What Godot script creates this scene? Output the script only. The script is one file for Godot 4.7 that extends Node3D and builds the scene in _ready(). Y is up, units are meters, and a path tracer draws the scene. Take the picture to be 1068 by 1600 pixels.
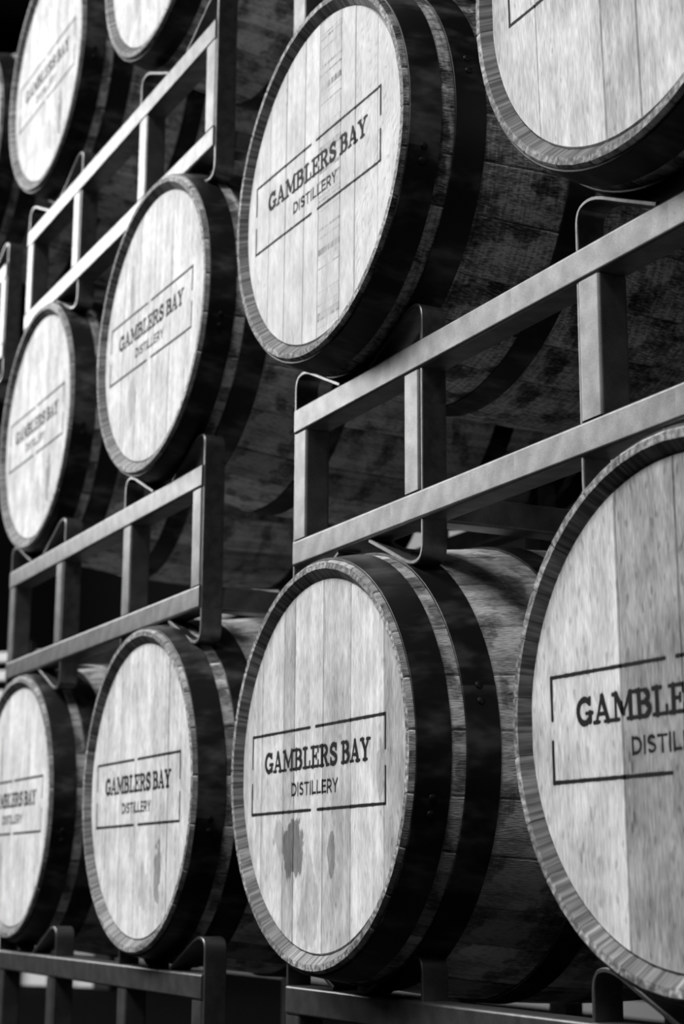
extends Node3D
# A stack of whiskey barrels on steel two-barrel racks, lit by long roof lights.

const UP := 0.585          # floor sits this far under the fitted picture's zero height
const RIM := 0.285         # radius of a barrel at its ends
const BILGE := 0.335       # radius at its belly
const LONG := 0.90
const HEAD := 0.262        # radius of the head boards
const HEAD_SPAN := 0.54    # metres covered by a head texture
const HEAD_PX := 1024

var wood_fine: PackedByteArray
var wood_streak: PackedByteArray
var wood_cloud: PackedByteArray
var wood_fleck: PackedByteArray

var stave_mats: Array = []
var rough_mats: Array = []
var end_mats: Array = []
var bevel_mats: Array = []   # the toasted, greasy slope inside the rim
var hoop_mats: Array = []
var steel: StandardMaterial3D
var strap_steel: StandardMaterial3D
var dark_steel: StandardMaterial3D   # the floor racks are painted dark
var stave_meshes: Array = []
var hoop_meshes: Array = []
var rivet_mesh: ArrayMesh
var rear_head_mesh: ArrayMesh


func _ready() -> void:
	# camera
	var cam := Camera3D.new()
	cam.name = "camera"
	add_child(cam)
	cam.position = Vector3(2.1960, -0.1376 + UP, 1.0578)
	cam.rotation_order = EULER_ORDER_YXZ
	cam.rotation = Vector3(0.219628, 1.101524, 0.005246)
	cam.keep_aspect = Camera3D.KEEP_HEIGHT
	var att := CameraAttributesPhysical.new()
	att.frustum_focal_length = 39.655
	att.frustum_focus_distance = 2.18
	att.frustum_near = 0.05
	att.frustum_far = 100.0
	att.exposure_aperture = 3.6
	cam.attributes = att
	cam.fov = 33.672
	cam.current = true
	# environment
	var we := WorldEnvironment.new()
	we.name = "environment"
	var env := Environment.new()
	env.background_mode = Environment.BG_COLOR
	env.background_color = Color(0.5, 0.5, 0.5)
	env.ambient_light_source = Environment.AMBIENT_SOURCE_DISABLED
	env.tonemap_mode = Environment.TONE_MAPPER_LINEAR
	env.tonemap_exposure = 0.89
	env.sdfgi_enabled = true
	env.ssao_enabled = true
	env.ssil_enabled = true
	we.environment = env
	add_child(we)
	# the roof lights: long diffusing panes in the ceiling, each a glowing pane and an area light of its size
	window_light("window_1", Vector3(-4.0, 6.98, 4.9), Vector2(6.6, 2.6), Vector3(-90, 0, 0), 128.0)
	window_light("window_2", Vector3(2.9, 6.98, 4.9), Vector2(5.0, 2.6), Vector3(-90, 0, 0), 44.0)
	# a tall window in the left wall, which the steel mirrors
	window_light("window_3", Vector3(-9.78, 5.0, 3.3), Vector2(4.2, 3.4), Vector3(0, -90, 0), 40.0)
	make_materials()
	make_room()
	make_meshes()
	make_racks()
	make_barrels()


# ---------------------------------------------------------------- helpers

func tag(o: Node, label: String, category: String, group := "") -> void:
	o.set_meta("label", label)
	o.set_meta("category", category)
	if group != "":
		o.set_meta("group", group)


func obj(called: String, mesh: Mesh, mat: Material, parent: Node, at := Vector3.ZERO) -> MeshInstance3D:
	var m := MeshInstance3D.new()
	m.name = called
	m.mesh = mesh
	if mat:
		m.material_override = mat
	m.position = at
	m.cast_shadow = GeometryInstance3D.SHADOW_CASTING_SETTING_ON
	parent.add_child(m, true)
	return m


func struct(called: String, mesh: Mesh, mat: Material, at := Vector3.ZERO) -> MeshInstance3D:
	var m := obj(called, mesh, mat, self, at)
	m.set_meta("kind", "structure")
	return m


func box(s: Vector3) -> BoxMesh:
	var b := BoxMesh.new()
	b.size = s
	return b


func tri(st: SurfaceTool, p: Array, n: Array, u: Array) -> void:
	var c: Vector3 = (p[1] - p[0]).cross(p[2] - p[0])
	var hint: Vector3 = n[0] + n[1] + n[2]
	var order := [0, 1, 2] if c.dot(hint) < 0.0 else [0, 2, 1]
	for k in order:
		st.set_normal(n[k])
		st.set_uv(u[k])
		st.add_vertex(p[k])


func quad(st: SurfaceTool, a: Vector3, b: Vector3, c: Vector3, d: Vector3, na: Vector3, nb: Vector3, nc: Vector3, nd: Vector3, ua := Vector2.ZERO, ub := Vector2.ZERO, uc := Vector2.ZERO, ud := Vector2.ZERO) -> void:
	tri(st, [a, b, c], [na, nb, nc], [ua, ub, uc])
	tri(st, [a, c, d], [na, nc, nd], [ua, uc, ud])


func begin() -> SurfaceTool:
	var st := SurfaceTool.new()
	st.begin(Mesh.PRIMITIVE_TRIANGLES)
	return st


func noise_bytes(w: int, h: int, seed_: int, freq: float, oct := 3, to := Vector2i.ZERO) -> PackedByteArray:
	var n := FastNoiseLite.new()
	n.seed = seed_
	n.noise_type = FastNoiseLite.TYPE_SIMPLEX_SMOOTH
	n.frequency = freq
	n.fractal_octaves = oct
	var im := n.get_image(w, h, false, false, true)
	if to != Vector2i.ZERO:
		im.resize(to.x, to.y, Image.INTERPOLATE_CUBIC)
	im.convert(Image.FORMAT_L8)
	return im.get_data()


func bytes_texture(data: PackedByteArray, w: int, h: int) -> ImageTexture:
	var im := Image.create_from_data(w, h, false, Image.FORMAT_L8, data)
	im.convert(Image.FORMAT_RGB8)
	im.generate_mipmaps()
	return ImageTexture.create_from_image(im)


func grey(v: float, rough: float, metal := 0.0) -> StandardMaterial3D:
	var m := StandardMaterial3D.new()
	m.albedo_color = Color(v, v, v)
	m.roughness = rough
	m.metallic = metal
	return m


# ---------------------------------------------------------------- materials

func make_materials() -> void:
	var n := HEAD_PX
	wood_fine = noise_bytes(n, 150, 11, 0.14, 4, Vector2i(n, n))
	wood_streak = noise_bytes(n, 24, 12, 0.022, 3, Vector2i(n, n))
	wood_cloud = noise_bytes(n, 560, 13, 0.008, 5, Vector2i(n, n))
	wood_fleck = noise_bytes(n, 420, 14, 0.035, 2, Vector2i(n, n))
	# stave wood: long grain, saw ripple, dirt
	for kind in 2:
		var w := 2048
		var h := 512
		var grain := noise_bytes(300, h, 21 + kind, 0.20, 3, Vector2i(w, h))
		var wide := noise_bytes(120, h, 23 + kind, 0.03, 3, Vector2i(w, h))
		var cloud := noise_bytes(w, h, 25 + kind, 0.006, 4)
		var dirt := noise_bytes(w / 2, h / 2, 27 + kind, 0.011, 4, Vector2i(w, h))
		var saw := noise_bytes(w, 60, 29 + kind, 0.07, 3, Vector2i(w, h))
		var out := PackedByteArray()
		out.resize(w * h)
		for i in w * h:
			var v := 214.0 + (grain[i] - 128) * 0.50 + (wide[i] - 128) * 0.34 + (cloud[i] - 128) * 0.40
			if kind == 1:
				v += (saw[i] - 128) * 0.42 + (grain[i] - 128) * 0.3 - 26.0
			var d := float(dirt[i]) - (150.0 if kind == 0 else 132.0)
			if d > 0.0:
				v -= minf(d * 2.4, 84.0 if kind == 0 else 120.0) * (0.55 + 0.45 * saw[i] / 255.0)
			out[i] = int(clampf(v, 12.0, 245.0))
		var tex := bytes_texture(out, w, h)
		var bump := Image.create_from_data(w, h, false, Image.FORMAT_L8, grain if kind == 0 else out)
		bump.convert(Image.FORMAT_RGBA8)
		bump.bump_map_to_normal_map(2.5 if kind == 0 else 4.0)
		bump.generate_mipmaps()
		var ntex := ImageTexture.create_from_image(bump)
		for tone in [0.72, 0.86, 1.0]:
			var m := grey(tone * (1.0 if kind == 0 else 0.92), 0.72)
			m.albedo_texture = tex
			m.normal_enabled = true
			m.normal_texture = ntex
			m.normal_scale = 0.6
			(stave_mats if kind == 0 else rough_mats).append(m)
	# end grain of the staves round the rim
	var en := noise_bytes(512, 512, 41, 0.045, 4)
	var en2 := noise_bytes(512, 64, 42, 0.12, 2, Vector2i(512, 512))
	var eo := PackedByteArray()
	eo.resize(512 * 512)
	for i in 512 * 512:
		eo[i] = int(clampf(150.0 + (en[i] - 128) * 0.7 + (en2[i] - 128) * 0.22, 30.0, 240.0))
	var et := bytes_texture(eo, 512, 512)
	for tone in [0.74, 0.84, 0.94]:
		var m := grey(tone, 0.7)
		m.albedo_texture = et
		end_mats.append(m)
		var bm := m.duplicate()
		bm.albedo_color = Color(tone * 0.82, tone * 0.82, tone * 0.82)
		bevel_mats.append(bm)
	# hoop steel: dark mill scale with paler rubbed patches
	for kind in 2:
		var w := 1024
		var h := 128
		var a := noise_bytes(w, h, 51 + kind, 0.012, 4)
		var b := noise_bytes(w, h, 53 + kind, 0.06, 3)
		var o := PackedByteArray()
		o.resize(w * h)
		for i in w * h:
			var v := 26.0 + (b[i] - 128) * 0.14
			var k := float(a[i]) - 128.0
			v += clampf(k, -40.0, 90.0) * 0.55
			o[i] = int(clampf(v, 12.0, 100.0))
		var m := grey(1.0, 0.46, 0.35)
		m.albedo_texture = bytes_texture(o, w, h)
		hoop_mats.append(m)
	# rack steel: bare greyish tube with mill streaks and specks
	var s1 := noise_bytes(512, 512, 61, 0.012, 4)
	var s2 := noise_bytes(512, 512, 62, 0.15, 2)
	var so := PackedByteArray()
	so.resize(512 * 512)
	for i in 512 * 512:
		var v := 176.0 + (s1[i] - 128) * 0.22 + (s2[i] - 128) * 0.10
		if s2[i] > 205:
			v -= 50.0
		so[i] = int(clampf(v, 40.0, 250.0))
	steel = grey(0.72, 0.42, 0.85)
	steel.albedo_texture = bytes_texture(so, 512, 512)
	steel.uv1_triplanar = true
	steel.uv1_scale = Vector3(3.1, 3.1, 3.1)
	strap_steel = grey(0.66, 0.38, 0.85)
	strap_steel.albedo_texture = steel.albedo_texture
	strap_steel.uv1_triplanar = true
	strap_steel.uv1_scale = Vector3(6, 6, 6)
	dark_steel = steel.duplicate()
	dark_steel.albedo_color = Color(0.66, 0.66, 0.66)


# ---------------------------------------------------------------- lettering

func arc(cx: float, cy: float, rx: float, ry: float, a0: float, a1: float, n := 10) -> Array:
	var o := []
	for i in n + 1:
		var a := deg_to_rad(lerpf(a0, a1, float(i) / n))
		o.append(Vector2(cx + rx * cos(a), cy + ry * sin(a)))
	return o


func line(x0: float, y0: float, x1: float, y1: float) -> Array:
	return [Vector2(x0, y0), Vector2(x1, y1)]


func slab_glyph(c: String) -> Array:   # [width, [stroke, thickness], ...] in cap heights
	var t := 0.22
	var f := 0.145
	match c:
		"G":
			return [0.88, [arc(0.46, 0.5, 0.36, 0.43, 48, 318, 16), t], [line(0.56, 0.42, 0.90, 0.42), f], [line(0.77, 0.42, 0.77, 0.12), t], [line(0.76, 0.74, 0.76, 0.96), f]]
		"A":
			return [0.94, [line(0.15, 0.05, 0.45, 0.96), f], [line(0.46, 0.95, 0.78, 0.05), t], [line(0.25, 0.33, 0.66, 0.33), f], [line(0.0, 0.05, 0.30, 0.05), f], [line(0.60, 0.05, 0.95, 0.05), f]]
		"M":
			return [1.10, [line(0.16, 0.05, 0.16, 0.95), f], [line(0.93, 0.05, 0.93, 0.95), t], [line(0.18, 0.95, 0.55, 0.25), t], [line(0.55, 0.25, 0.90, 0.95), f], [line(0.0, 0.05, 0.32, 0.05), f], [line(0.76, 0.05, 1.10, 0.05), f], [line(0.02, 0.95, 0.22, 0.95), f], [line(0.88, 0.95, 1.10, 0.95), f]]
		"B":
			return [0.80, [line(0.18, 0.05, 0.18, 0.95), t], [line(0.0, 0.95, 0.46, 0.95) + arc(0.46, 0.74, 0.22, 0.21, 90, -90, 8) + [Vector2(0.18, 0.53)], f], [line(0.18, 0.53, 0.50, 0.53) + arc(0.50, 0.29, 0.24, 0.24, 90, -90, 8) + [Vector2(0.0, 0.05)], f], [arc(0.44, 0.74, 0.21, 0.18, 60, -60, 6), t], [arc(0.48, 0.29, 0.23, 0.20, 60, -60, 6), t]]
		"L":
			return [0.72, [line(0.20, 0.05, 0.20, 0.95), t], [line(0.0, 0.95, 0.40, 0.95), f], [[Vector2(0.0, 0.05), Vector2(0.67, 0.05), Vector2(0.67, 0.30)], f]]
		"E":
			return [0.76, [line(0.20, 0.05, 0.20, 0.95), t], [[Vector2(0.0, 0.95), Vector2(0.68, 0.95), Vector2(0.68, 0.72)], f], [line(0.2, 0.52, 0.52, 0.52), f], [line(0.52, 0.40, 0.52, 0.64), f], [[Vector2(0.0, 0.05), Vector2(0.71, 0.05), Vector2(0.71, 0.30)], f]]
		"R":
			return [0.88, [line(0.20, 0.05, 0.20, 0.95), t], [line(0.0, 0.95, 0.48, 0.95) + arc(0.48, 0.72, 0.24, 0.23, 90, -90, 8) + [Vector2(0.2, 0.49)], f], [arc(0.46, 0.72, 0.23, 0.19, 60, -60, 6), t], [line(0.46, 0.49, 0.72, 0.06), t], [line(0.0, 0.05, 0.38, 0.05), f], [line(0.66, 0.05, 0.90, 0.05), f]]
		"S":
			return [0.70, [arc(0.36, 0.72, 0.25, 0.22, 35, 200, 8) + [Vector2(0.2, 0.58), Vector2(0.36, 0.51), Vector2(0.54, 0.42)] + arc(0.35, 0.28, 0.27, 0.22, 25, -150, 8), t], [line(0.59, 0.70, 0.59, 0.95), f], [line(0.10, 0.05, 0.10, 0.32), f]]
		"Y":
			return [0.92, [line(0.16, 0.95, 0.46, 0.46), t], [line(0.78, 0.95, 0.46, 0.46), f], [line(0.46, 0.48, 0.46, 0.05), t], [line(0.0, 0.95, 0.32, 0.95), f], [line(0.62, 0.95, 0.94, 0.95), f], [line(0.28, 0.05, 0.64, 0.05), f]]
	return [0.4]


func plain_glyph(c: String) -> Array:
	var t := 0.17
	match c:
		"D":
			return [0.74, [line(0.07, 0, 0.07, 1), t], [line(0.07, 0.94, 0.30, 0.94) + arc(0.30, 0.5, 0.40, 0.44, 90, -90, 10) + [Vector2(0.07, 0.06)], t]]
		"I":
			return [0.14, [line(0.07, 0, 0.07, 1), t]]
		"S":
			return [0.62, [arc(0.32, 0.73, 0.24, 0.21, 40, 210, 8) + [Vector2(0.2, 0.56), Vector2(0.34, 0.5), Vector2(0.48, 0.43)] + arc(0.31, 0.28, 0.25, 0.22, 30, -145, 8), t]]
		"T":
			return [0.66, [line(0.0, 0.94, 0.66, 0.94), t], [line(0.33, 0, 0.33, 0.94), t]]
		"L":
			return [0.56, [line(0.07, 0, 0.07, 1), t], [line(0.07, 0.06, 0.56, 0.06), t]]
		"E":
			return [0.60, [line(0.07, 0, 0.07, 1), t], [line(0.07, 0.94, 0.58, 0.94), t], [line(0.07, 0.52, 0.52, 0.52), t], [line(0.07, 0.06, 0.60, 0.06), t]]
		"R":
			return [0.66, [line(0.07, 0, 0.07, 1), t], [line(0.07, 0.94, 0.34, 0.94) + arc(0.34, 0.67, 0.25, 0.27, 90, -90, 8) + [Vector2(0.07, 0.40)], t], [line(0.36, 0.40, 0.62, 0.0), t]]
		"Y":
			return [0.70, [line(0.03, 1, 0.35, 0.45), t], [line(0.67, 1, 0.35, 0.45), t], [line(0.35, 0.45, 0.35, 0), t]]
	return [0.3]


func word(out: Array, text: String, slab: bool, x0: float, x1: float, base: float, cap: float) -> void:
	var total := 0.0
	var gap := 0.10 if slab else 0.17
	var gl := []
	for c in text:
		var g: Array = slab_glyph(c) if slab else plain_glyph(c)
		gl.append(g)
		total += g[0] + gap
	total -= gap
	var sx := (x1 - x0) / total
	var x := x0
	for g in gl:
		for k in range(1, g.size()):
			var pts: Array = g[k][0]
			for i in pts.size() - 1:
				out.append([Vector2(x + pts[i].x * sx, base + pts[i].y * cap), Vector2(x + pts[i + 1].x * sx, base + pts[i + 1].y * cap), g[k][1] * cap * 0.5])
		x += (g[0] + gap) * sx


func brand() -> Array:   # the burnt mark: broken border, two lines of lettering; metres round the head's middle
	var o := []
	word(o, "GAMBLERS", true, -0.173, 0.066, 0.0, 0.0300)
	word(o, "BAY", true, 0.080, 0.163, 0.0, 0.0300)
	word(o, "DISTILLERY", false, -0.079, 0.068, -0.0365, 0.0175)
	var l := -0.2185
	var r := 0.2065
	var t := 0.0575
	var b := -0.0590
	var w := 0.0021
	for s in [[l, t, -0.020, t], [-0.001, t, r, t], [l, b, -0.016, b], [0.0055, b, r, b], [l, t, l, 0.0105], [l, -0.014, l, b], [r, t, r, 0.0125], [r, -0.0115, r, b]]:
		o.append([Vector2(s[0], s[1]), Vector2(s[2], s[3]), w])
	return o


# One picture of a head: boards of their own tone and grain, stains, and the burnt mark.
func head_material(seed_: int, edges: Array, tones: Array, shift: Vector2, extras := {}) -> StandardMaterial3D:
	var n := HEAD_PX
	var px := n / HEAD_SPAN
	var board := PackedInt32Array()
	board.resize(n)
	for x in n:
		var wx := (x + 0.5) / px - HEAD_SPAN / 2.0
		var b := 0
		while b < edges.size() and wx > edges[b]:
			b += 1
		board[x] = b
	var out := PackedByteArray()
	out.resize(n * n)
	var saw_board: int = extras.get("saw", -1)
	var hatch: Array = extras.get("hatch", [])
	var rough: float = extras.get("rough", 1.0)
	var fleck_at: float = extras.get("fleck", 196.0)
	for y in n:
		var dy := y - n / 2
		for x in n:
			var dx := x - n / 2
			if dx * dx + dy * dy > 262000:
				continue
			var b := board[x]
			var my := (y + (b + seed_) * 173) & 2047
			var mx := (x + (b * 3 + seed_) * 89) & 2047
			if my > 1023:
				my = 2047 - my
			if mx > 1023:
				mx = 2047 - mx
			var i := my * n + mx
			var v: float = tones[b] + ((wood_fine[i] - 128) * 0.22 + (wood_streak[i] - 128) * 0.12 + (wood_cloud[i] - 128) * 0.22) * rough
			var f := wood_fleck[i] - fleck_at
			if f > 0.0:
				v -= minf(f * 0.9, 30.0)
			if b == saw_board:
				var s := wood_streak[(y * 2 + 60) & 1023] - 146   # blade marks across the board
				if s > 0:
					v -= minf(s * 2.4, 90.0) * clampf((wood_cloud[i] - 50) / 110.0, 0.15, 1.0) * clampf((wood_fleck[my * n + ((mx * 2) & 1023)] - 40) / 120.0, 0.2, 1.0)
			elif hatch.has(b):
				var q := sin((dx * 2.2 + dy * 1.6) * 0.11 + (wood_cloud[i] - 128) * 0.06)
				v -= maxf(q - 0.45, 0.0) * 58.0 * clampf((wood_cloud[my * n + ((mx * 3) & 1023)] - 120) / 60.0, 0.0, 1.0)
			out[y * n + x] = int(clampf(v, 20.0, 250.0))
	for s in extras.get("stains", []):   # [x, y, half width, half height, strength]
		var hw: float = s[2] * px
		var hh: float = s[3] * px
		var cx := int((s[0] + HEAD_SPAN / 2) * px)
		var cy := int((HEAD_SPAN / 2 - s[1]) * px)
		for y in range(maxi(0, cy - int(hh * 1.4)), mini(n, cy + int(hh * 1.4))):
			for x in range(maxi(0, cx - int(hw * 1.4)), mini(n, cx + int(hw * 1.4))):
				var d := pow((x - cx) / hw, 2.0) + pow((y - cy) / hh, 2.0)
				var e := 1.0 - d + (wood_cloud[((y * 2) & 1023) * n + ((x * 2 + seed_ * 31) & 1023)] - 128) / 128.0 * 0.9
				if e > 0.0:
					var k := y * n + x
					out[k] = int(out[k] * (1.0 - s[4] * clampf(e * 5.0, 0.0, 1.0) * (0.7 + 0.3 * wood_fine[k] / 255.0)))
	var blur: float = extras.get("soft", 1.3)
	for s in brand():
		var a: Vector2 = s[0] + shift + Vector2(-0.008, -0.005)
		var b: Vector2 = s[1] + shift + Vector2(-0.008, -0.005)
		var pa := Vector2((a.x + HEAD_SPAN / 2) * px, (HEAD_SPAN / 2 - a.y) * px)
		var pb := Vector2((b.x + HEAD_SPAN / 2) * px, (HEAD_SPAN / 2 - b.y) * px)
		var hw: float = s[2] * px
		var pad := hw + 7.0
		var ab := pb - pa
		var l2 := maxf(ab.length_squared(), 0.001)
		for y in range(maxi(0, int(minf(pa.y, pb.y) - pad)), mini(n, int(maxf(pa.y, pb.y) + pad) + 1)):
			for x in range(maxi(0, int(minf(pa.x, pb.x) - pad)), mini(n, int(maxf(pa.x, pb.x) + pad) + 1)):
				var p := Vector2(x, y)
				var t := clampf((p - pa).dot(ab) / l2, 0.0, 1.0)
				var d := p.distance_to(pa + ab * t) + (wood_fleck[y * n + x] - 128) * 0.007
				var k := y * n + x
				var ink := clampf((hw - d) / blur + 0.5, 0.0, 1.0)
				var target := lerpf(out[k], 17.0, ink)
				if d > hw and d < hw + 6.0:   # scorched edge, sooty in places
					target *= 1.0 - 0.10 * (1.0 - (d - hw) / 6.0) * (wood_cloud[k] / 255.0)
				if target < out[k]:
					out[k] = int(target)
	var m := grey(1.0, 0.72)
	m.metallic_specular = 0.3
	m.albedo_texture = bytes_texture(out, n, n)
	return m


# ---------------------------------------------------------------- meshes

func radius_at(z: float) -> float:
	var q := (z - LONG / 2) / (LONG / 2)
	return RIM + (BILGE - RIM) * (1.0 - q * q)


func stave_mesh(deg: float, v0: float, notch: float) -> ArrayMesh:
	var half := deg_to_rad(deg) / 2.0
	var gap := 0.0004 / RIM
	var bev := 0.0022 / RIM
	var angs := [-half + gap, -half + gap + bev, 0.0, half - gap - bev, half - gap]
	var low := [0.0014, 0.0, 0.0, 0.0, 0.0014]
	var body := begin()
	var zs := [0.0, 0.003, 0.0185]
	for i in range(1, 15):
		zs.append(LONG * i / 15.0)
	zs.append(LONG - 0.0185)
	zs.append(LONG - 0.003)
	zs.append(LONG)
	var ring := func(z: float) -> Array:
		var r := radius_at(z)
		if z < 0.001 or z > LONG - 0.001:
			r -= 0.0022
		var o := []
		for k in 5:
			o.append(Vector3(sin(angs[k]) * (r - low[k]), cos(angs[k]) * (r - low[k]), -z))
		return o
	for j in zs.size() - 1:
		var a: Array = ring.call(zs[j])
		var b: Array = ring.call(zs[j + 1])
		for k in 4:
			var na := Vector3(sin(angs[k]), cos(angs[k]), 0)
			var nb := Vector3(sin(angs[k + 1]), cos(angs[k + 1]), 0)
			if k == 0 or k == 3:
				var mid := Vector3(sin(angs[k] * 1.0), cos(angs[k]), 0)
				var side := Vector3(cos(angs[k]), -sin(angs[k]), 0) * (-0.6 if k == 0 else 0.6)
				na = (mid + side).normalized()
				nb = na
			var u := [Vector2(zs[j] / LONG, v0 + angs[k] * RIM / 0.225), Vector2(zs[j] / LONG, v0 + angs[k + 1] * RIM / 0.225), Vector2(zs[j + 1] / LONG, v0 + angs[k + 1] * RIM / 0.225), Vector2(zs[j + 1] / LONG, v0 + angs[k] * RIM / 0.225)]
			quad(body, a[k], a[k + 1], b[k + 1], b[k], na, nb, nb, na, u[0], u[1], u[2], u[3])
	# flanks
	for s in [0, 4]:
		var n := Vector3(cos(angs[s]), -sin(angs[s]), 0) * (-1.0 if s == 0 else 1.0)
		for j in range(2, zs.size() - 3):
			var a: Array = ring.call(zs[j])
			var b: Array = ring.call(zs[j + 1])
			var ia: Vector3 = a[s] * Vector3(0.91, 0.91, 1)
			var ib: Vector3 = b[s] * Vector3(0.91, 0.91, 1)
			quad(body, a[s], b[s], ib, ia, n, n, n, n, Vector2(0, v0), Vector2(0.1, v0), Vector2(0.1, v0 + 0.1), Vector2(0, v0 + 0.1))
	var mesh := body.commit()
	# the chime at both ends: flat lip, sloping wall, croze
	var prof := [[RIM - 0.0022, 0.0], [RIM - 0.0105 - notch, 0.0], [RIM - 0.0222, 0.0125], [RIM - 0.0228, 0.0175], [RIM - 0.034, 0.0175]]
	var end := begin()
	var wall := begin()
	for flip in 2:
		for j in prof.size() - 1:
			for k in 4:
				var q := []
				for c in [[k, j], [k + 1, j], [k + 1, j + 1], [k, j + 1]]:
					var lo: float = low[c[0]] * 0.6
					var r: float = prof[c[1]][0]
					var z: float = prof[c[1]][1] + lo
					q.append(Vector3(sin(angs[c[0]]) * r, cos(angs[c[0]]) * r, -z if flip == 0 else z - LONG))
				var dr: float = prof[j + 1][0] - prof[j][0]
				var dz: float = prof[j + 1][1] - prof[j][1]
				var nr := -dz
				var nz := -dr
				var am: float = (angs[k] + angs[k + 1]) / 2
				var n := Vector3(sin(am) * nr, cos(am) * nr, nz if flip == 0 else -nz).normalized()
				var uu := []
				for c in [[k, j], [k + 1, j], [k + 1, j + 1], [k, j + 1]]:
					uu.append(Vector2(v0 * 1.7 + angs[c[0]] * RIM / 0.25, v0 + prof[c[1]][0] * 4.0 + prof[c[1]][1] * 4.0))
				quad(end if j == 0 else wall, q[0], q[1], q[2], q[3], n, n, n, n, uu[0], uu[1], uu[2], uu[3])
	mesh = end.commit(mesh)
	mesh = wall.commit(mesh)
	return mesh


func hoop_mesh(z0: float, z1: float, lift: float) -> ArrayMesh:
	var st := begin()
	var prof := []   # z, radius over wood
	var e := 0.0007
	prof = [[z0, 0.0], [z0, lift - e], [z0 + e, lift], [(z0 + z1) / 2, lift], [z1 - e, lift], [z1, lift - e], [z1, 0.0]]
	var n := 96
	for j in prof.size() - 1:
		var za: float = prof[j][0]
		var zb: float = prof[j + 1][0]
		var ra: float = lerpf(radius_at(z0), radius_at(z1), (za - z0) / (z1 - z0)) + prof[j][1] + 0.0006
		var rb: float = lerpf(radius_at(z0), radius_at(z1), (zb - z0) / (z1 - z0)) + prof[j + 1][1] + 0.0006
		var d := Vector2(zb - za, rb - ra)
		var nr := d.x
		var nz := d.y
		if absf(nr) < 1e-6 and absf(nz) < 1e-6:
			continue
		for i in n:
			var p := []
			var nn := []
			for c in [[i, 0], [i + 1, 0], [i + 1, 1], [i, 1]]:
				var a: float = TAU * c[0] / n
				var r := ra if c[1] == 0 else rb
				p.append(Vector3(sin(a) * r, cos(a) * r, -(za if c[1] == 0 else zb)))
				nn.append(Vector3(sin(a) * nr, cos(a) * nr, nz).normalized())
			var u0 := float(i) / n * 2.0
			var u1 := float(i + 1) / n * 2.0
			quad(st, p[0], p[1], p[2], p[3], nn[0], nn[1], nn[2], nn[3], Vector2(u0, za * 4), Vector2(u1, za * 4), Vector2(u1, zb * 4), Vector2(u0, zb * 4))
	return st.commit()


func lathe(prof: Array, n: int) -> ArrayMesh:   # profile of (radius, height) round y
	var st := begin()
	for j in prof.size() - 1:
		var a: Vector2 = prof[j]
		var b: Vector2 = prof[j + 1]
		var d := b - a
		for i in n:
			var q := []
			var nn := []
			for c in [[i, a], [i + 1, a], [i + 1, b], [i, b]]:
				var t: float = TAU * c[0] / n
				q.append(Vector3(c[1].x * sin(t), c[1].y, c[1].x * cos(t)))
				nn.append(Vector3(-d.y * sin(t) * -1.0, -d.x, -d.y * cos(t) * -1.0).normalized())
			quad(st, q[0], q[1], q[2], q[3], nn[0], nn[1], nn[2], nn[3])
	return st.commit()


func board_mesh(x0: float, x1: float, rise: float) -> ArrayMesh:
	# one head board: x0..x1 across, cut to the round, with eased edges
	var st := begin()
	var g := 0.0005
	var a := x0 + g if x0 > -HEAD + 0.001 else -HEAD + 0.0002
	var b := x1 - g if x1 < HEAD - 0.001 else HEAD - 0.0002
	var z := rise
	var xs := [a, a + 0.0012]
	var p0 := asin((a + 0.0012) / HEAD)
	var p1 := asin((b - 0.0012) / HEAD)
	var n := maxi(3, int((p1 - p0) / deg_to_rad(3.0)))
	for i in range(1, n):
		xs.append(HEAD * sin(lerpf(p0, p1, float(i) / n)))
	xs.append(b - 0.0012)
	xs.append(b)
	var top := []
	for i in xs.size():
		var x: float = xs[i]
		var h := sqrt(maxf(0.0, HEAD * HEAD - x * x))
		var hh := maxf(h - 0.0025, 0.0)
		var drop := 0.0012 if i == 0 or i == xs.size() - 1 else 0.0
		top.append([Vector3(x, h, z - 0.0035), Vector3(x, hh, z - drop), Vector3(x, -hh, z - drop), Vector3(x, -h, z - 0.0035)])
	var uv := func(p: Vector3) -> Vector2: return Vector2(p.x / HEAD_SPAN + 0.5, 0.5 - p.y / HEAD_SPAN)
	for i in xs.size() - 1:
		for k in 3:
			var p: Vector3 = top[i][k]
			var q: Vector3 = top[i + 1][k]
			var r: Vector3 = top[i + 1][k + 1]
			var s: Vector3 = top[i][k + 1]
			var nrm := (r - p).cross(s - q)
			if nrm.length() < 1e-12:
				continue
			nrm = nrm.normalized()
			if nrm.z < 0:
				nrm = -nrm
			quad(st, p, q, r, s, nrm, nrm, nrm, nrm, uv.call(p), uv.call(q), uv.call(r), uv.call(s))
	# flanks down into the joint
	for side in 2:
		var i: int = 0 if side == 0 else xs.size() - 1
		var p: Vector3 = top[i][1]
		var q: Vector3 = top[i][2]
		var dn := Vector3(0, 0, -0.02)
		var nn := Vector3(-1 if side == 0 else 1, 0, 0)
		quad(st, p, q, q + dn, p + dn, nn, nn, nn, nn, uv.call(p), uv.call(q), uv.call(q), uv.call(p))
	return st.commit()


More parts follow.
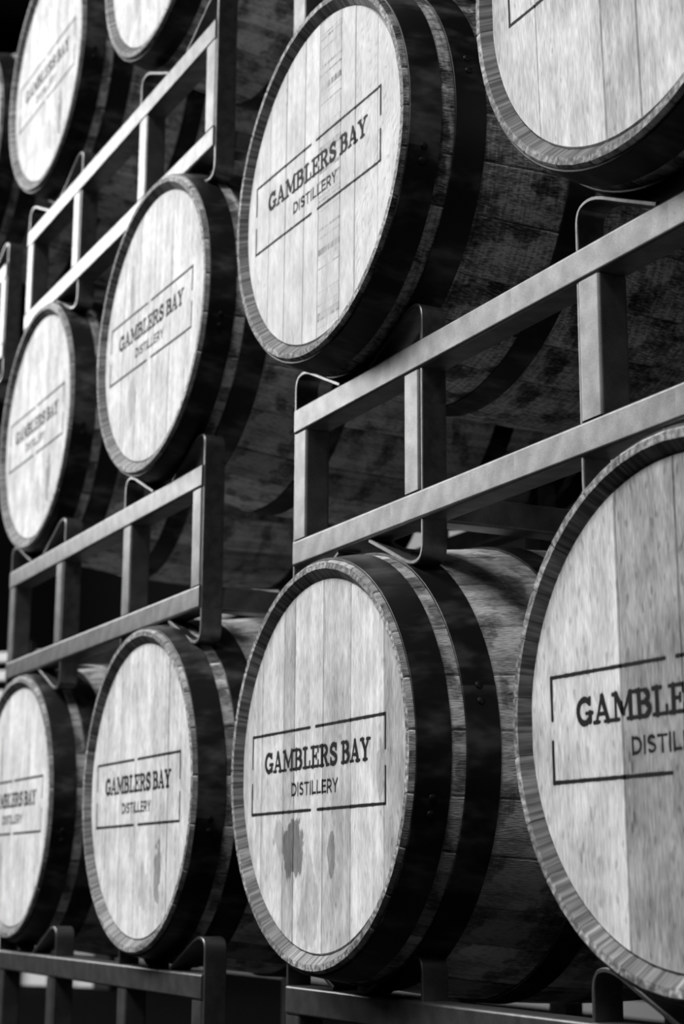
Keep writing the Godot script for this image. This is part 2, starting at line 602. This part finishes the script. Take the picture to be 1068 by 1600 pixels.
# A bar of rounded square section from a to b (straight along one axis).
func tube(a: Vector3, b: Vector3, w: float, h: float, up: Vector3) -> ArrayMesh:
	var st := begin()
	var d := (b - a).normalized()
	var s := d.cross(up).normalized()
	var r := 0.0045
	var pts := []
	var nor := []
	for c in 4:
		var sx: float = [1, -1, -1, 1][c]
		var sy: float = [1, 1, -1, -1][c]
		for k in 4:
			var t := deg_to_rad(90.0 * c + 30.0 * k)
			var nv := s * cos(t) + up * sin(t)
			pts.append(s * (sx * (w / 2 - r)) + up * (sy * (h / 2 - r)) + nv * r)
			nor.append(nv)
	var m := pts.size()
	for i in m:
		var j := (i + 1) % m
		quad(st, a + pts[i], a + pts[j], b + pts[j], b + pts[i], nor[i], nor[j], nor[j], nor[i])
	for e in 2:
		var o: Vector3 = a if e == 0 else b
		var n: Vector3 = -d if e == 0 else d
		for i in range(1, m - 1):
			tri(st, [o + pts[0], o + pts[i], o + pts[i + 1]], [n, n, n], [Vector2.ZERO, Vector2.ZERO, Vector2.ZERO])
	return st.commit()


# A flat bar bent along a path in the xy plane, with its width along z.
func strap_mesh(path: Array, thick: float, depth: float) -> ArrayMesh:
	var st := begin()
	var n := path.size()
	var sec := []
	for i in n:
		var t: Vector2 = (path[mini(i + 1, n - 1)] - path[maxi(i - 1, 0)]).normalized()
		sec.append([path[i], Vector2(-t.y, t.x)])
	var e := 0.0012
	for i in n - 1:
		for pr in [[[1, -e], [1, -(depth - e)], 0], [[-1, -e], [-1, -(depth - e)], 1]]:
			var sg: float = pr[0][0]
			var q := []
			var nn := []
			for c in [[i, pr[0][1]], [i + 1, pr[0][1]], [i + 1, pr[1][1]], [i, pr[1][1]]]:
				var p: Vector2 = sec[c[0]][0] + sec[c[0]][1] * sg * thick / 2
				q.append(Vector3(p.x, p.y, c[1]))
				nn.append(Vector3(sec[c[0]][1].x * sg, sec[c[0]][1].y * sg, 0))
			quad(st, q[0], q[1], q[2], q[3], nn[0], nn[1], nn[2], nn[3])
			# eased edge to the front and back faces
			for fb in 2:
				var z0: float = -e if fb == 0 else -(depth - e)
				var z1: float = 0.0 if fb == 0 else -depth
				var nz := 1.0 if fb == 0 else -1.0
				var qq := []
				var n2 := []
				for c in [[i, 0], [i + 1, 0], [i + 1, 1], [i, 1]]:
					var off: float = thick / 2 if c[1] == 0 else thick / 2 - e
					var p: Vector2 = sec[c[0]][0] + sec[c[0]][1] * sg * off
					qq.append(Vector3(p.x, p.y, z0 if c[1] == 0 else z1))
					n2.append(Vector3(sec[c[0]][1].x * sg, sec[c[0]][1].y * sg, nz).normalized())
				quad(st, qq[0], qq[1], qq[2], qq[3], n2[0], n2[1], n2[2], n2[3])
		for fb in 2:
			var zf := 0.0 if fb == 0 else -depth
			var nf := Vector3(0, 0, 1 if fb == 0 else -1)
			var q := []
			for c in [[i, 1], [i + 1, 1], [i + 1, -1], [i, -1]]:
				var p: Vector2 = sec[c[0]][0] + sec[c[0]][1] * float(c[1]) * (thick / 2 - e)
				q.append(Vector3(p.x, p.y, zf))
			quad(st, q[0], q[1], q[2], q[3], nf, nf, nf, nf)
	for k in [0, n - 1]:
		var nrm: Vector2 = (path[0] - path[1]).normalized() if k == 0 else (path[n - 1] - path[n - 2]).normalized()
		var q := []
		for c in [[1, 0.0], [-1, 0.0], [-1, -depth], [1, -depth]]:
			var p: Vector2 = sec[k][0] + sec[k][1] * float(c[0]) * thick / 2
			q.append(Vector3(p.x, p.y, c[1]))
		var n3 := Vector3(nrm.x, nrm.y, 0)
		quad(st, q[0], q[1], q[2], q[3], n3, n3, n3, n3)
	return st.commit()


func make_meshes() -> void:
	for k in 3:
		for w in [12.0, 14.0, 16.0]:
			stave_meshes.append(stave_mesh(w, 0.13 + 0.31 * k + w * 0.037, 0.0004 * k))
	hoop_meshes = [hoop_mesh(0.007, 0.053, 0.0026), hoop_mesh(0.073, 0.119, 0.0026), hoop_mesh(0.252, 0.296, 0.0026),
		hoop_mesh(LONG - 0.296, LONG - 0.252, 0.0026), hoop_mesh(LONG - 0.119, LONG - 0.073, 0.0026), hoop_mesh(LONG - 0.053, LONG - 0.007, 0.0026)]
	rivet_mesh = lathe([Vector2(0.0055, 0.0), Vector2(0.005, 0.0016), Vector2(0.003, 0.0026), Vector2(0.0, 0.003)], 10)
	rear_head_mesh = lathe([Vector2(HEAD, -0.01), Vector2(HEAD, 0.0), Vector2(0.0, 0.0)], 48)


# ---------------------------------------------------------------- room

func window_light(called: String, at: Vector3, size: Vector2, turn: Vector3, energy: float) -> void:
	# a bright diffusing pane in its frame, shining along its own -z, with an area light of its size
	var pane := grey(0.85, 0.5)
	pane.emission_enabled = true
	pane.emission = Color(1, 1, 1)
	pane.emission_energy_multiplier = 1.0
	var w := Node3D.new()
	w.name = called
	w.set_meta("kind", "structure")
	w.position = at
	w.rotation_degrees = turn
	add_child(w)
	obj("pane", box(Vector3(size.x, size.y, 0.02)), pane, w)
	var fm := grey(0.35, 0.6)
	for s in [-1.0, 1.0]:
		obj("window_frame", box(Vector3(size.x + 0.16, 0.08, 0.12)), fm, w, Vector3(0, s * (size.y / 2 + 0.04), 0.02))
		obj("window_frame", box(Vector3(0.08, size.y, 0.12)), fm, w, Vector3(s * (size.x / 2 + 0.04), 0, 0.02))
	var l := AreaLight3D.new()
	l.name = called + "_daylight"
	l.area_size = size
	l.light_energy = energy
	l.area_normalize_energy = true
	l.area_range = 30.0
	l.shadow_enabled = true
	l.rotation_degrees = turn
	add_child(l)
	l.position = at - l.basis.z * 0.03


func make_room() -> void:
	var fl := grey(0.03, 0.95)
	fl.metallic_specular = 0.1
	var wallm := grey(0.05, 0.9)
	var dark := grey(0.07, 0.9)
	wallm.metallic_specular = 0.2
	struct("floor", box(Vector3(16.4, 0.2, 13.4)), fl, Vector3(-1.8, -0.1, 3.7))
	struct("ceiling", box(Vector3(16.4, 0.2, 13.4)), dark, Vector3(-1.8, 7.1, 3.7))
	struct("wall_rear", box(Vector3(16.4, 7.0, 0.2)), wallm, Vector3(-1.8, 3.5, -2.9))
	struct("wall_front", box(Vector3(16.4, 7.0, 0.2)), dark, Vector3(-1.8, 3.5, 10.3))
	struct("wall_left", box(Vector3(0.2, 7.0, 13.0)), wallm, Vector3(-9.9, 3.5, 3.7))
	struct("wall_right", box(Vector3(0.2, 7.0, 13.0)), dark, Vector3(6.3, 3.5, 3.7))
	struct("trim_1", box(Vector3(16.4, 0.10, 0.03)), grey(0.62, 0.7), Vector3(-1.8, 2.05, -2.785))
	struct("baseboard_rear", box(Vector3(16.4, 0.06, 0.03)), grey(0.55, 0.7), Vector3(-1.8, 0.03, -2.785))
	make_fence()


func make_fence() -> void:
	# white board fence standing askew behind the stack, glimpsed through the racks
	var f := Node3D.new()
	f.name = "board_fence"
	add_child(f)
	f.position = Vector3(-5.4, 0.0, -1.65)
	f.rotation.y = atan2(1.9, 2.4)
	tag(f, "white slatted board fence glimpsed through the racks at far left", "fence")
	var white := grey(0.90, 0.6)
	for y in [[0.002, 0.072], [0.150, 0.225], [1.350, 1.392], [1.440, 1.490], [1.532, 1.580]]:
		obj("board", tube(Vector3(-1.5, (y[0] + y[1]) / 2, 0), Vector3(-0.02, (y[0] + y[1]) / 2, 0), 0.022, y[1] - y[0], Vector3.UP), white, f)
	var pm := grey(0.10, 0.8)
	for x in [-1.40, -0.98, -0.555, -0.29, -0.04]:
		obj("post", tube(Vector3(x, 0, 0.036), Vector3(x, 1.62, 0.036), 0.09, 0.05, Vector3.BACK), pm, f)


# ---------------------------------------------------------------- racks

var rack_source: Node3D

func make_rack() -> Node3D:
	# local: x from the left end, y from the underside of the lower rail, z from the front face
	var r := Node3D.new()
	r.name = "barrel_rack"
	var W := 1.193
	var H := 0.257
	var T := 0.041
	var D := 0.044
	var posts := [0.0215, 0.3815, 0.8115, 1.1715]
	for back in 2:
		var z := -D / 2 - (0.70 if back == 1 else 0.0)
		obj("top_rail", tube(Vector3(0, H - T / 2, z), Vector3(W, H - T / 2, z), D, T, Vector3.UP), steel, r)
		obj("bottom_rail", tube(Vector3(0, T / 2, z), Vector3(W, T / 2, z), D, T, Vector3.UP), steel, r)
		for p in posts:
			obj("post", tube(Vector3(p, T + 0.0012, z), Vector3(p, H - T - 0.0012, z), 0.043, 0.042, Vector3.BACK), steel, r)
		for k in 4:
			var path := []
			var raw := [Vector2(0.152, H + 0.003), Vector2(0.098, H + 0.027), Vector2(0.050, H + 0.049)]
			raw += bend(Vector2(0.050, H + 0.049), Vector2(0.022, H + 0.061), Vector2(0.006, H + 0.053))
			raw += bend(Vector2(0.006, H + 0.053), Vector2(-0.003, H + 0.048), Vector2(-0.003, H + 0.030))
			raw += [Vector2(-0.003, H), Vector2(-0.003, H * 0.5), Vector2(-0.003, 0.0)]
			raw += bend(Vector2(-0.003, -0.030), Vector2(-0.003, -0.048), Vector2(0.006, -0.053))
			raw += bend(Vector2(0.006, -0.053), Vector2(0.022, -0.061), Vector2(0.050, -0.049))
			raw += [Vector2(0.098, -0.027), Vector2(0.152, -0.003)]
			var left: bool = k % 2 == 0
			var edge: float = [0.0, 0.403, 0.79, 1.193][k]
			for q in raw:
				path.append(Vector2(edge + (q.x if left else -q.x), q.y))
			obj("cradle_strap", strap_mesh(path, 0.006, D - 0.005), strap_steel, r, Vector3(0, 0, z + D / 2 - 0.0035))
	for p in posts:
		obj("cross_tube", tube(Vector3(p, T / 2, -D), Vector3(p, T / 2, -0.70), 0.043, T, Vector3.UP), steel, r)
	return r


func bend(a: Vector2, c: Vector2, b: Vector2) -> Array:
	var o := []
	for i in 6:
		var t := i / 5.0
		o.append(a * (1 - t) * (1 - t) + c * 2 * t * (1 - t) + b * t * t)
	return o


func make_racks() -> void:
	var first := make_rack()
	var spots := [
		[Vector3(-0.180, 0.359, -0.060), "steel two-barrel rack between the upper and lower sharp centre barrels"],
		[Vector3(-1.690, 0.337, -0.030), "steel two-barrel rack beneath the blurred middle-row barrels at left"],
		[Vector3(-0.187, -0.535, -0.060), "dim steel rack on the floor under the sharp lower centre barrel"],
		[Vector3(-1.640, -0.530, -0.030), "dim steel rack on the floor under the lower left barrels"],
		[Vector3(-1.675, 1.192, -0.030), "bright steel rack under the cropped topmost barrels at upper left"],
		[Vector3(-0.203, 1.245, -0.060), "steel rack above the upper centre barrel, only its end post showing"],
		[Vector3(-3.062, 1.180, -0.030), "blurred steel rack end beyond the left barrels at the left picture edge"],
	]
	for i in spots.size():
		var r: Node3D = first if i == 0 else first.duplicate()
		r.name = "barrel_rack" if i == 0 else "barrel_rack_%03d" % i
		add_child(r)
		r.position = spots[i][0] + Vector3(0, UP, 0)
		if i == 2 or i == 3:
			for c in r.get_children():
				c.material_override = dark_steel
		tag(r, spots[i][1], "barrel rack", "two-barrel steel racks in the stack")


# ---------------------------------------------------------------- barrels

func make_barrel(i: int, at: Vector3, turn: Vector2, head: StandardMaterial3D, edges: Array, rough: bool, label: String) -> void:
	var rng := RandomNumberGenerator.new()
	rng.seed = 700 + i
	var b := Node3D.new()
	b.name = "barrel" if i == 0 else "barrel_%03d" % i
	add_child(b)
	var mid := Vector3(0, BILGE, LONG / 2)
	# base under the belly, head plane at the fitted place
	var basis_ := Basis.from_euler(Vector3(-turn.y, turn.x, 0))
	b.basis = basis_
	b.position = at + Vector3(0, UP, 0) - basis_ * mid
	tag(b, label, "barrel", "branded barrels in the stack")
	var pattern := []
	for k in 5:
		pattern.append(0)
	for k in 10:
		pattern.append(1)
		pattern.append(2)
	for k in range(pattern.size() - 1, 0, -1):
		var j := rng.randi_range(0, k)
		var tmp = pattern[k]
		pattern[k] = pattern[j]
		pattern[j] = tmp
	var a := rng.randf() * 360.0
	var mats: Array = rough_mats if rough else stave_mats
	for p in pattern:
		var w: float = [12.0, 14.0, 16.0][p]
		a += w / 2
		var s := obj("stave", stave_meshes[rng.randi_range(0, 2) * 3 + p], null, b, mid)
		s.rotation.z = -deg_to_rad(a)
		s.set_surface_override_material(0, mats[rng.randi_range(0, 2)])
		var e := rng.randi_range(0, 2)
		s.set_surface_override_material(1, end_mats[e])
		s.set_surface_override_material(2, bevel_mats[e])
		a += w / 2
	var xs := [-HEAD] + edges + [HEAD]
	for k in xs.size() - 1:
		obj("head_board", board_mesh(xs[k], xs[k + 1], -0.0115 + rng.randf_range(-0.0004, 0.0004)), head, b, mid)
	var rh := obj("rear_head", rear_head_mesh, stave_mats[1], b, mid + Vector3(0, 0, -LONG + 0.012))
	rh.rotation.x = -PI / 2
	for k in 6:
		var h := obj("hoop", hoop_meshes[k], hoop_mats[(k + i) % 2], b, mid)
		h.rotation.z = rng.randf() * TAU
		if k < 2:   # the front hoops show the two rivets of their lap
			h.rotation.z = -deg_to_rad([102.0, 74.0][k])
			var z: float = [0.030, 0.096][k]
			for ang in [0.0, 0.07]:
				var rv := obj("rivet", rivet_mesh, hoop_mats[1], h, Vector3(sin(ang), cos(ang), 0) * (radius_at(z) + 0.003) + Vector3(0, 0, -z))
				rv.rotation.z = -ang


func make_barrels() -> void:
	var e0 := [-0.192, -0.1155, -0.0795, 0.0139, 0.099, 0.195]
	var h0 := head_material(1, e0, [206, 212, 184, 212, 192, 222, 172], Vector2.ZERO, {"stains": [[-0.080, -0.118, 0.034, 0.046, 0.44], [-0.13, -0.10, 0.02, 0.03, 0.18], [0.045, -0.128, 0.014, 0.030, 0.32], [0.185, -0.02, 0.010, 0.06, 0.2], [-0.03, -0.2, 0.03, 0.06, 0.12]], "fleck": 200.0})
	var e1 := [-0.1792, -0.1187, -0.0517, -0.0014, 0.0703, 0.1177, 0.1875]
	var h1 := head_material(4, e1, [222, 220, 216, 222, 208, 214, 222, 218], Vector2(-0.002, 0.014), {"saw": 4, "hatch": [6, 7], "rough": 0.7, "fleck": 214.0})
	var e2 := [-0.0960, 0.004, 0.105, 0.190]
	var h2 := head_material(7, e2, [216, 162, 152, 168, 175], Vector2(0.005, 0.000), {"soft": 2.0, "fleck": 186.0})
	var e3 := [-0.165, -0.035, 0.030, 0.118, 0.19]
	var h3 := head_material(9, e3, [216, 214, 192, 206, 190, 188], Vector2(0.004, 0.036), {"fleck": 200.0})
	var e4 := [-0.175, -0.10, -0.02, 0.065, 0.14]
	var h4 := head_material(12, e4, [214, 218, 216, 220, 206, 212], Vector2(-0.002, 0.002), {"stains": [[0.10, -0.15, 0.016, 0.055, 0.36], [0.03, -0.17, 0.02, 0.04, 0.16]], "fleck": 196.0, "soft": 2.2})
	var e5 := [-0.16, -0.08, 0.0, 0.09, 0.17]
	var h5 := head_material(15, e5, [220, 214, 222, 218, 224, 218], Vector2(-0.004, 0.004), {"stains": [[-0.12, 0.10, 0.012, 0.05, 0.2], [-0.1, -0.12, 0.02, 0.05, 0.14]], "fleck": 200.0, "soft": 2.4})
	var d := PI / 180.0
	var list := [
		[Vector3(0.041, 0.036, 0.012), Vector2(0, 0), h0, e0, false, "sharp lower centre barrel with brown stains below its burnt lettering"],
		[Vector3(0.013, 0.932, 0.005), Vector2(0.6 * d, 0.3 * d), h1, e1, true, "sharp upper centre barrel with a saw-marked middle board and rough dark staves"],
		[Vector3(0.833, 0.043, -0.005), Vector2(1.5 * d, -0.6 * d), h2, e2, false, "nearest barrel cropped by the right edge, pale board beside darker boards"],
		[Vector3(0.785, 0.947, 0.010), Vector2(0, -1.5 * d), h3, e3, false, "barrel at top right, only its lower head and one border corner showing"],
		[Vector3(-0.706, 0.909, 0.004), Vector2(0.5 * d, 0.4 * d), h5, e5, false, "blurred middle-row barrel touching the left of the upper centre barrel"],
		[Vector3(-0.702, 0.036, 0.004), Vector2(0, -0.5 * d), h4, e4, false, "lower-row barrel with a dark chipped stain low on its head, second from left"],
		[Vector3(-0.770, 1.806, 0.0), Vector2(0, 0), h5, e5, false, "cropped barrel at the top with only the bottom of its head showing"],
		[Vector3(-1.507, 0.908, -0.015), Vector2(-0.3 * d, 0), h4, e4, false, "blurred middle-row barrel at the left edge above the left rack"],
		[Vector3(-1.530, 0.040, -0.010), Vector2(0.3 * d, 0), h5, e5, false, "lower-row barrel at the far left, its lettering cut by the picture edge"],
		[Vector3(-1.489, 1.787, 0.004), Vector2(0.6 * d, -0.8 * d), h4, e4, false, "blurred top-row barrel at upper left whose lettering is nearly whole"],
		[Vector3(-2.180, 1.845, 0.0), Vector2(0, 0), h5, e5, false, "barrel at the left edge seen only as a thin pale sliver of head"],
	]
	for i in list.size():
		var q: Array = list[i]
		make_barrel(i, q[0], q[1], q[2], q[3], q[4], q[5])
